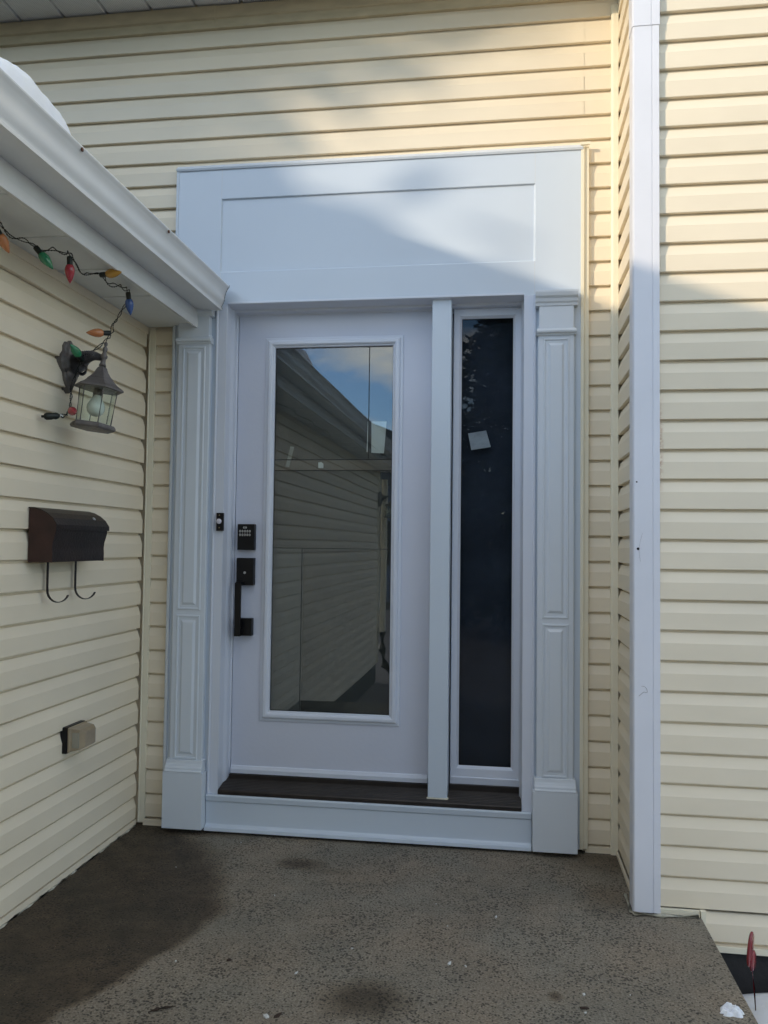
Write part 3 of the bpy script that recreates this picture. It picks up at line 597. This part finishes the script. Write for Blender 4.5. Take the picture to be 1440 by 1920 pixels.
sheet('sticker', [(.752, 1.541), (.775, 1.541), (.775, 1.560), (.766, 1.567), (.752, 1.566)], .0915, M['label_white'], 'small bright square sticker in the middle of the door glass', 'sticker')
sheet('sticker', [(1.414, 1.617), (1.496, 1.630), (1.476, 1.700), (1.400, 1.688)], .0955, M['sticker_grey'], 'tilted pale square sticker high on the dark sidelight glass', 'sticker')

# =================================================================== DOORBELL
db = thing('doorbell', 'small black doorbell with round lit style button on the left door casing', 'doorbell', (.3605, -.036, 1.30))
k = MB(); k.box(.345, .376, -.049, -.035, 1.262, 1.338); obj('bell_plate', k, M['black'], db, .0015)
k = MB(); k.lathe([(.0112, 0), (.0112, .003), (.0085, .0055), (.003, .0065)], Matrix.Translation((.358, -.049, 1.302)) @ Matrix.Rotation(math.pi/2, 4, 'X'), 20); obj('bell_button', k, plain('bell button', (.62, .60, .68), .25), db)
for z in (1.328, 1.275):
    k = MB(); k.lathe([(.003, 0), (.0025, .001)], Matrix.Translation((.359, -.049, z)) @ Matrix.Rotation(math.pi/2, 4, 'X'), 10); obj('screw', k, plain('brass screw', (.3, .25, .15), .4, metal=.7), db)

# =================================================================== MAILBOX
mb = thing('mailbox', 'dark brown metal mailbox with two paper hooks on the left siding wall', 'mailbox', (.0, -.71, 1.14))
ya, yb = -.885, -.53
bodyp = [(.004, 1.142), (.088, 1.140), (.0875, 1.165), (.086, 1.185), (.088, 1.205), (.094, 1.225), (.098, 1.240), (.099, 1.262), (.004, 1.318)]
k = MB(); k.prism(bodyp, ya+.002, yb-.002, 'y'); obj('body', k, M['mailbox'], mb, .001)
endp = [(.003, 1.139), (.088, 1.139), (.0885, 1.165), (.087, 1.185), (.089, 1.205), (.095, 1.225), (.099, 1.240), (.1, 1.262), (.086, 1.284), (.066, 1.301), (.044, 1.312), (.02, 1.318), (.003, 1.319)]
for a in (ya, yb-.003):
    k = MB(); k.prism(endp, a, a+.003, 'y'); obj('end_plate', k, M['mailbox_end'], mb, .001)
lidp = [(.002, 1.321), (.022, 1.3205), (.045, 1.3145), (.068, 1.303), (.089, 1.286), (.104, 1.264), (.104, 1.249), (.101, 1.249), (.101, 1.263), (.087, 1.283), (.066, 1.3), (.044, 1.311), (.02, 1.317), (.002, 1.317)]
k = MB(); k.prism(lidp, ya-.003, yb+.006, 'y'); ld = obj('lid', k, M['mailbox'], mb, .0007)
k = MB(); k.lathe([(.007, 0), (.0068, .003), (.004, .005)], Matrix.Translation((.0835, yb-.075, 1.290)) @ Matrix.Rotation(math.radians(50), 4, 'Y'), 14); obj('lid_button', k, M['silver'], ld)
for yc in (-.785, -.600):
    path = [(.016, 1.142), (.016, 1.06), (.0165, 1.045)]
    for j in range(0, 11):
        a = math.pi + j*math.pi/10*.88; path.append((.056+.0395*math.cos(a), 1.042+.040*math.sin(a)))
    k = MB(); wd = .0055; rows = []
    for j, (x_, z_) in enumerate(path):
        p0 = Vector(path[max(j-1, 0)]); p1 = Vector(path[min(j+1, len(path)-1)]); t_ = (p1-p0).normalized(); nn = Vector((-t_.y, t_.x))*.0013
        rows.append([(x_+nn.x, yc-wd, z_+nn.y), (x_+nn.x, yc+wd, z_+nn.y), (x_-nn.x, yc+wd, z_-nn.y), (x_-nn.x, yc-wd, z_-nn.y)])
    k.rings(rows, True, False); obj('paper_hook', k, M['mailbox'], mb)

# =================================================================== OUTLET COVER
oc = thing('outlet_box', 'tan weatherproof outlet cover with black gasket low on the left wall', 'outlet cover', (0, -.565, .46))
k = MB(); k.box(-.010, .018, -.632, -.500, .452, .546); obj('gasket', k, M['black'], oc, .004)
k = MB(); rws = []
for x_, i_ in ((.018, .0), (.026, .0), (.028, .004), (.058, .010), (.072, .022), (.073, .030)):
    rws.append([(x_, -.628+i_, .457+i_*.8), (x_, -.504-i_, .457+i_*.8), (x_, -.504-i_, .544-i_*.8), (x_, -.628+i_, .544-i_*.8)])
k.rings(rws, True, False); obj('cover', k, M['tan'], oc, .0015)
k = MB(); k.box(.032, .058, -.6245, -.6165, .472, .527); obj('cover_window', k, plain('clouded plastic window', (.30, .28, .22), .2, coat=.5), oc, .002)

# =================================================================== WALL LANTERN
def lantern(name, label, loc, rz=0):
    ln = thing(name, label, 'lantern', (0, 0, 0), 'wall lanterns on the low wing')
    tilt = Matrix.Translation((.15, -.69, 1.86)) @ Matrix.Rotation(math.radians(7), 4, Vector((-.458, .89, 0))) @ Matrix.Translation((-.15, .69, -1.86))
    C_ = Vector((.15, -.69, 0)); SX = 6; ro = math.radians(12)
    def lath(prof, n=6, smooth=False, rot=ro): return MB().lathe(prof, tilt @ Matrix.Translation(C_), n, smooth, rot)
    # back plate: shield outline on the wall
    out = [(-.662, 1.930), (-.648, 1.918), (-.630, 1.919), (-.617, 1.902), (-.618, 1.884), (-.603, 1.868), (-.600, 1.842), (-.608, 1.818), (-.622, 1.806), (-.628, 1.782), (-.646, 1.762), (-.662, 1.738), (-.678, 1.762), (-.696, 1.782), (-.702, 1.806), (-.716, 1.818), (-.724, 1.842), (-.721, 1.868), (-.706, 1.884), (-.707, 1.902), (-.694, 1.919), (-.676, 1.918)]
    k = MB(); cy, cz = -.662, 1.84
    rows = [[(x_, cy+(y_-cy)*s_, cz+(z_-cz)*s_) for y_, z_ in out] for x_, s_ in ((-.017, 1), (.008, 1), (.012, .95), (.013, .88), (.022, .80), (.028, .62), (.034, .35))]
    k.rings(rows, True, False); obj('back_plate', k, M['pewter'], ln, .001)
    ap = smoothpts([(.012, -.663, 1.842), (.04, -.667, 1.850), (.07, -.674, 1.864), (.105, -.682, 1.868), (.132, -.688, 1.861), (.152, -.69, 1.854)], 5); nn_ = len(ap); k = MB(); k.tube(ap, [.040*(1-i/nn_)**2+.0105 for i in range(nn_)], 12)
    ap = smoothpts([(.03, -.666, 1.83), (.055, -.670, 1.806), (.074, -.675, 1.812), (.078, -.676, 1.832), (.068, -.674, 1.838)], 5); k.tube(ap, .006, 8); obj('arm', k, M['pewter'], ln)
    rf = obj('lantern_roof', lath([(.011, 1.826), (.0175, 1.820), (.024, 1.806), (.036, 1.790), (.045, 1.782), (.047, 1.778), (.062, 1.764), (.086, 1.750), (.088, 1.744), (.080, 1.742), (.058, 1.744)]), M['pewter'], ln, .0008)
    obj('finial', lath([(.002, 1.916), (.006, 1.911), (.0065, 1.905), (.0035, 1.899), (.0085, 1.892), (.0085, 1.886), (.006, 1.878), (.009, 1.870), (.0125, 1.866), (.012, 1.858), (.008, 1.853), (.009, 1.838), (.013, 1.828)], 14, True), M['pewter'], rf)
    # glass body and bars
    zt, zb_, rt, rb = 1.743, 1.618, .0655, .0600
    T_ = tilt @ Matrix.Translation(C_)
    def cor(i, r, z): a = ro+2*math.pi*i/6; return T_ @ Vector((r*math.cos(a), r*math.sin(a), z))
    for i in range(6):
        k = MB(); o1 = [cor(i, rt-.002, zt), cor(i+1, rt-.002, zt), cor(i+1, rb-.002, zb_), cor(i, rb-.002, zb_)]; o2 = [cor(i, rt-.004, zt), cor(i+1, rt-.004, zt), cor(i+1, rb-.004, zb_), cor(i, rb-.004, zb_)]
        k.add(o1+o2, [(0, 1, 2, 3), (7, 6, 5, 4), (0, 4, 5, 1), (1, 5, 6, 2), (2, 6, 7, 3), (3, 7, 4, 0)]); obj('glass_pane', k, M['lamp_glass'], ln)
        k = MB(); k.tube([cor(i, rt, zt), cor(i, rb, zb_)], .0026, 6, False); obj('corner_bar', k, M['pewter'], ln)
    obj('lantern_base', lath([(.050, 1.620), (.072, 1.620), (.079, 1.612), (.080, 1.606), (.074, 1.600), (.05, 1.598), (.03, 1.597)]), M['pewter'], ln, .0008)
    obj('bulb_socket', lath([(.014, 1.744), (.014, 1.724), (.012, 1.722)], 14, True), M['pewter'], ln)
    obj('bulb', lath([(.011, 1.724), (.014, 1.716), (.022, 1.702), (.030, 1.686), (.031, 1.674), (.027, 1.660), (.017, 1.650), (.003, 1.647)], 20, True), M['bulb_glass'], ln)
    ln.location = loc; ln.rotation_euler = (0, 0, rz)
    return ln
lantern('wall_lantern', 'pewter six sided wall lantern with a big frosted bulb beside the string lights', (0, 0, 0))
lantern('wall_lantern', 'wall lantern at the far corner, mirrored in the door glass', (0.02, -5.95, -.05))

# =================================================================== STRING LIGHTS
sl_ = thing('string_lights', 'dark wire string of coloured outdoor bulbs along the soffit and over the lantern', 'string lights', (.15, -.9, 2.12))
main = [(.10, -3.2, 2.125), (.14, -2.9, 2.118), (.11, -2.6, 2.128), (.15, -2.3, 2.12), (.10, -2.05, 2.125), (.14, -1.8, 2.12), (.09, -1.5, 2.12), (.106, -1.274, 2.125), (.085, -1.164, 2.118), (.093, -1.102, 2.128), (.110, -1.075, 2.12), (.115, -1.036, 2.118), (.144, -1.024, 2.128), (.165, -1.00, 2.12), (.175, -.985, 2.128), (.164, -.93, 2.118), (.150, -.86, 2.106), (.152, -.81, 2.118), (.182, -.784, 2.125), (.175, -.72, 2.112), (.185, -.667, 2.125), (.176, -.60, 2.135), (.166, -.548, 2.140), (.156, -.530, 2.11), (.150, -.552, 2.075), (.150, -.590, 2.03), (.148, -.622, 1.99), (.150, -.640, 1.955), (.135, -.650, 1.930), (.122, -.665, 1.908), (.105, -.680, 1.888), (.082, -.685, 1.872), (.072, -.700, 1.845), (.066, -.712, 1.815), (.062, -.728, 1.775), (.060, -.741, 1.728), (.060, -.745, 1.69), (.060, -.752, 1.660), (.060, -.775, 1.642), (.058, -.81, 1.634)]
sp = smoothpts(main, 6)
k = MB(); rw = random.Random(9)
offs = [(Vector((rw.uniform(-1, 1), rw.uniform(-1, 1), rw.uniform(-1, 1)))*.004) for _ in range(len(sp)//4+3)]
for ph in (0, math.pi):
    pts = []
    for i, p in enumerate(sp):
        a = i*.55+ph; o = offs[i//4].lerp(offs[i//4+1], (i % 4)/4)
        pts.append(p + Vector((.0042*math.cos(a), .0020*math.cos(a*1.3), .0042*math.sin(a))) + o*(1 if ph else -.5))
    k.tube(pts, .0023, 6)
obj('wire', k, M['wire'], sl_)
def bulb(p, tip, mat, nm, L_=.058, R_=.0155):
    p = Vector(p); d = (Vector(tip)-p).normalized(); q = Vector((0, 0, 1)).rotation_difference(d).to_matrix().to_4x4(); T_ = Matrix.Translation(p) @ q
    b_ = obj('bulb', MB().lathe([(.0085, .024), (.0115, .027), (R_*.93, .034), (R_, .042), (R_*.93, .052), (R_*.72, .063), (R_*.44, .073), (R_*.18, .080), (.0008, .083)], T_, 16), mat, sl_); b_['label'] = nm
    s_ = obj('socket', MB().lathe([(.005, -.002), (.0085, .0), (.0092, .006), (.0088, .022), (.0095, .026), (.0088, .028)], T_, 12), M['wire'], b_)
bulb((.085, -1.235, 2.120), (.094, -1.19, 2.070), M['b_orange'], 'orange bulb cut by the photo edge')
bulb((.105, -1.060, 2.122), (.150, -1.035, 2.060), M['b_green'], 'green bulb pointing down and right')
bulb((.172, -.975, 2.118), (.169, -.966, 2.06), M['b_red'], 'red bulb hanging down')
bulb((.178, -.784, 2.122), (.252, -.793, 2.126), M['b_yellow'], 'amber bulb lying against the soffit')
bulb((.165, -.547, 2.136), (.166, -.521, 2.05), M['b_blue'], 'blue bulb hanging down')
bulb((.150, -.648, 1.957), (.085, -.70, 1.947), M['b_orange'], 'orange bulb pointing left')
bulb((.074, -.695, 1.850), (.066, -.765, 1.888), M['b_green'], 'green bulb lying on the lantern plate')
bulb((.064, -.752, 1.663), (.128, -.835, 1.640), M['b_red'], 'red bulb seen end on')
pg = MB(); T_ = Matrix.Translation((.058, -.81, 1.634)) @ Vector((0, 0, 1)).rotation_difference(Vector((-.05, -.056, -.011)).normalized()).to_matrix().to_4x4()
pg.lathe([(.004, 0), (.010, .006), (.012, .014), (.0105, .020), (.0125, .028), (.0125, .044), (.009, .050), (.0045, .052), (.004, .060)], T_, 10); obj('plug', pg, M['wire'], sl_)
tg = MB(); tg.box(.057, .0585, -.806, -.788, 1.630, 1.641); obj('wire_tag', tg, M['label_white'], sl_)

# =================================================================== SNOW
def snow_mound(name, cx, cy, zb, lx, ly, h, seed, prof=None, nx=26, ny=44, kind='stuff', label=None, lumps=.25, e1=.6, e2=.55, wv=.12):
    rnd = random.Random(seed); from mathutils import noise as N
    mbn = MB(); vs = []; fs = []
    for j in range(ny+1):
        for i in range(nx+1):
            a = i/nx*2-1; b = j/ny*2-1
            e_ = max(0, 1-abs(a)**3.2)**e1 * max(0, 1-abs(b)**3.6)**e2
            wx = 1+wv*N.noise(Vector((b*2.3, seed, 0)))
            n_ = N.noise(Vector((a*2+seed, b*4, .3)))*lumps + N.noise(Vector((a*6, b*14+seed, 1)))*lumps*.3
            vs.append((cx+a*lx*wx, cy+b*ly, zb+h*e_*(1+n_)))
    for j in range(ny):
        for i in range(nx): q = j*(nx+1)+i; fs.append((q, q+1, q+nx+2, q+nx+1))
    mbn.add(vs, fs, True)
    base = [(v[0], v[1], zb-.03) for v in vs]; mbn.add(base, [tuple(reversed(f)) for f in fs])
    for ring in ([i for i in range(nx+1)], [ny*(nx+1)+i for i in range(nx, -1, -1)], [j*(nx+1)+nx for j in range(ny+1)], [j*(nx+1) for j in range(ny, -1, -1)]):
        for a_, b_ in zip(ring[:-1], ring[1:]): mbn.add([vs[a_], vs[b_], base[b_], base[a_]], [(3, 2, 1, 0)])
    o = obj(name, mbn, M['snow']); tag(o, label, None, None, kind); return o
snow_mound('snow', .258, -1.425, 2.25, .085, .215, .190, 2, lumps=.07, e1=.42, label='rounded lump of white snow bulging over the low gutter')
snow_mound('snow', .20, -4.2, 2.255, .12, 2.3, .09, 3, label='thin snow lying along the low roof edge')
snow_mound('snow', 3.205, -1.75, -.36, 1.0, 1.2, .25, 5, wv=.02, label='white snow heaped beside the landing', nx=60, ny=60, lumps=.14, e1=.14, e2=.14)
snow_mound('snow', 2.146, -1.092, -.012, .030, .024, .022, 8, label='small clump of snow on the landing edge', nx=28, ny=28, lumps=.8, wv=.3)
snow_mound('snow', -6, -16, -.66, 4, 8, .30, 11, label='snow on the lawn across the drive')

# =================================================================== RED MARKER
rm = thing('yard_stake', 'red translucent plastic disc ornament on a thin stake beside the landing', 'garden stake', (2.30, -.75, -.3))
Tr = Matrix.Translation((2.290, -.75, .012)) @ Matrix.Rotation(math.radians(5), 4, 'Y') @ Matrix.Rotation(math.radians(62), 4, 'Z') @ Matrix.Rotation(math.pi/2, 4, 'X') @ Matrix.Diagonal((.72, 1.55, 1, 1))
k = MB().lathe([(.004, -.006), (.020, -.0055), (.024, -.004), (.030, -.005), (.033, -.003), (.034, 0), (.033, .003), (.030, .005), (.024, .004), (.020, .0055), (.004, .006)], Tr, 26); obj('disc', k, M['red_plastic'], rm)
k = MB(); k.tube([(2.289, -.755, .05), (2.292, -.752, -.03), (2.300, -.75, -.10), (2.312, -.75, -.30)], .0028, 8); obj('stake', k, M['red_plastic'], rm)
Tr2 = Matrix.Translation((2.299, -.743, -.025)) @ Matrix.Rotation(math.radians(5), 4, 'Y') @ Matrix.Rotation(math.radians(50), 4, 'Z') @ Matrix.Rotation(math.pi/2, 4, 'X') @ Matrix.Diagonal((.6, 1.25, 1, 1))
k = MB().lathe([(.004, -.004), (.022, -.004), (.026, 0), (.022, .004), (.004, .004)], Tr2, 22); obj('disc', k, M['red_plastic'], rm)

# =================================================================== CHIPS AND LITTER
def rock(name, x, y, s, seed, mat, label, cat, group, flat=.45, long=1.0):
    rnd = random.Random(seed); bm = bmesh.new(); bmesh.ops.create_icosphere(bm, subdivisions=1, radius=1)
    rz = rnd.uniform(0, 3.1); vs = []
    for v in bm.verts:
        p = v.co*rnd.uniform(.7, 1.2); p = Vector((p.x*long, p.y*.75, max(p.z, -.5)*flat)); p.rotate(Matrix.Rotation(rz, 3, 'Z')); vs.append((x+p.x*s, y+p.y*s, p.z*s+s*flat*.5))
    fs = [tuple(v.index for v in f.verts) for f in bm.faces]; bm.free()
    return tag(obj(name, MB().add(vs, fs), mat, loc=(x, y, 0)), label, cat, group)
G = 'white salt chips scattered on the landing'
chips = [(1.534, -.637, .0062, 1.3, 'largest pale salt chip, mid landing towards the right pilaster'), (1.403, -.962, .0066, 1.8, 'long pale salt chip, left one of a close pair'), (1.450, -.969, .0042, 1.5, 'smaller salt chip just right of the long one'),
 (1.109, -.922, .0050, 1.0, 'pale chip above the large damp stain'), (1.773, -1.069, .0068, 1.0, 'whitish chip near the bottom right of the landing'), (1.768, -1.157, .0055, 1.0, 'round white chip nearest the bottom right edge'), (.958, -1.31, .0095, 1.2, 'broken white crumb beside a dark leaf bit at the bottom'),
 (.979, -1.087, .0052, 1.5, 'thin pale chip left of the large damp stain'), (.779, -.598, .0036, 1.6, 'tiny chip at the right edge of the wet patch'), (.508, -.134, .0034, 1.2, 'tiny chip near the left pilaster foot'), (1.382, -.728, .0034, 1.0, 'tiny pale fleck in the middle of the landing'),
 (1.897, -1.049, .0026, 1.0, 'tiny white speck right of the bottom chips'), (1.333, -.571, .0026, 1.0, 'tiny speck in front of the sidelight'), (.62, -1.08, .0042, 1.3, 'small chip at the lower rim of the wet patch'), (.35, -.42, .0028, 1.1, 'tiny chip inside the wet patch near the wall')]
for i_, (x_, y_, s_, lg, lb) in enumerate(chips): rock('salt_chip', x_, y_, s_, 40+i_, M['chip'], lb, 'chip', G, .5, lg)
k = MB(); k.tube([(.655, -1.345, .004), (.672, -1.333, .007), (.692, -1.322, .007), (.712, -1.306, .004)], [.002, .0045, .004, .0015], 7); tag(obj('dead_leaf', k, M['twig']), 'dark curled dead leaf at the bottom left of the landing', 'leaf')
rock('leaf_crumb', .985, -1.298, .011, 71, M['twig'], 'dark leaf crumb beside the broken white crumb', 'leaf', None, .3, 1.5)
rock('leaf_crumb', 1.768, -1.135, .009, 72, M['twig'], 'dark leaf crumb behind the round white chip', 'leaf', None, .3, 1.6)
rock('pebble', .77, -.93-.12, .009, 73, M['twig'], 'dark pebble left of the thin pale chip', 'pebble', None, .5, 1.1)

# =================================================================== SURROUNDINGS (mirrored in the glass, casting the soft shade)
def evergreen(name, label, x, y, z0, h, blobs, seed, nq=2600, leaf=.26, parts=True):
    t_ = thing(name, label, 'tree', (x, y, z0), 'evergreens across the drive')
    rnd = random.Random(seed); k = MB()
    for (bx, by, bz, rx, ry, rz_, n_) in blobs:
        for _ in range(n_):
            while True:
                p = Vector((rnd.uniform(-1, 1), rnd.uniform(-1, 1), rnd.uniform(-1, 1)))
                if p.length < 1: break
            p = p * (0.55+.45*rnd.random()) / max(p.length, .3) * rnd.uniform(.6, 1) if rnd.random() < .4 else p
            c_ = Vector((x+bx+p.x*rx, y+by+p.y*ry, z0+bz+p.z*rz_))
            d1 = Vector((rnd.uniform(-1, 1), rnd.uniform(-1, 1), rnd.uniform(-.8, .3))).normalized(); d2 = d1.cross(Vector((rnd.uniform(-1, 1), rnd.uniform(-1, 1), rnd.uniform(-1, 1)))).normalized()
            a = leaf*rnd.uniform(.6, 1.3); b = a*.38
            k.add([c_-d1*a, c_-d1*a*.1+d2*b, c_+d1*a, c_-d1*a*.1-d2*b], [(0, 1, 2, 3)])
    obj('crown', k, M['needles'], t_, normals=False)
    tr = MB(); tr.tube([(x, y, z0), (x+.05, y, z0+h*.4), (x, y+.05, z0+h*.95)], [.26, .16, .03], 10); obj('trunk', tr, M['bark'], t_)
    return t_
def cone_blobs(h, r, n, tiers=7):
    out = []
    for i in range(tiers):
        f_ = i/(tiers-1); out.append((0, 0, h*(.12+.84*f_), r*(1-f_*.88), r*(1-f_*.88), h/tiers*.8, int(n*(1-f_*.75))))
    return out
sxy = Vector((1.10, 1.0, -.4235)); T0 = Vector((0, 0, 0)) - sxy*12
def sh(xw, zw): return (T0.x+xw-0, T0.z+zw)     # a point of the wall carried back along the light
tx, tz = sh(-.9, 2.7)
evergreen('evergreen_tree', 'unseen broad evergreen left of the drive, shaped to shade the upper wall', tx, -12, -.62, 10,
   [(0, 0, tz+.62, 1.42, 1.0, 1.5, 1500), (.35, 0, sh(-.5, 4.20)[1]+.62, 2.40, 1.2, 1.10, 2600), (-.6, 0, 3.2, 1.8, 1.4, 2.6, 1500), (0, 0, 10.2, 1.7, 1.2, 1.4, 900), (sh(1.05, 0)[0]-tx, 0, sh(0, 2.57)[1]+.62, .70, .5, .15, 14)], 21, leaf=.17)  # out-of-view tree, crown lumps placed so their shade falls on siding and header
for i_, (x_, y_, h_, r_, lb) in enumerate(((1.9, -13.5, 10, 2.5, 'tall dark evergreen straight behind the drive'), (5.4, -14.5, 9, 2.4, 'dark evergreen to the right of the tall one'), (8.9, -14, 8, 2.3, 'shorter dark evergreen at the right end'))):
    evergreen('evergreen_tree', lb, x_, y_, -.62, h_, cone_blobs(h_, r_, 2600), 30+i_, leaf=.17)
nb = thing('neighbour_house', 'blue grey neighbouring house across the street', 'house', (-2, -24, -.62))
k = MB(); k.box(-7, 1.5, -27, -23, -.62, 3.2); obj('wall', k, M['house_grey'], nb)
k = MB(); k.prism([(-7.5, 3.2), (-2.75, 5.2), (2.0, 3.2)], -27.4, -22.6, 'y'); obj('roof', k, M['house_roof'], nb)
for x_ in (-5.6, -3.2, -.8):
    k = MB(); k.box(x_, x_+1.1, -22.99, -22.9, .6, 2.0); obj('window', k, M['window_dark'], nb)
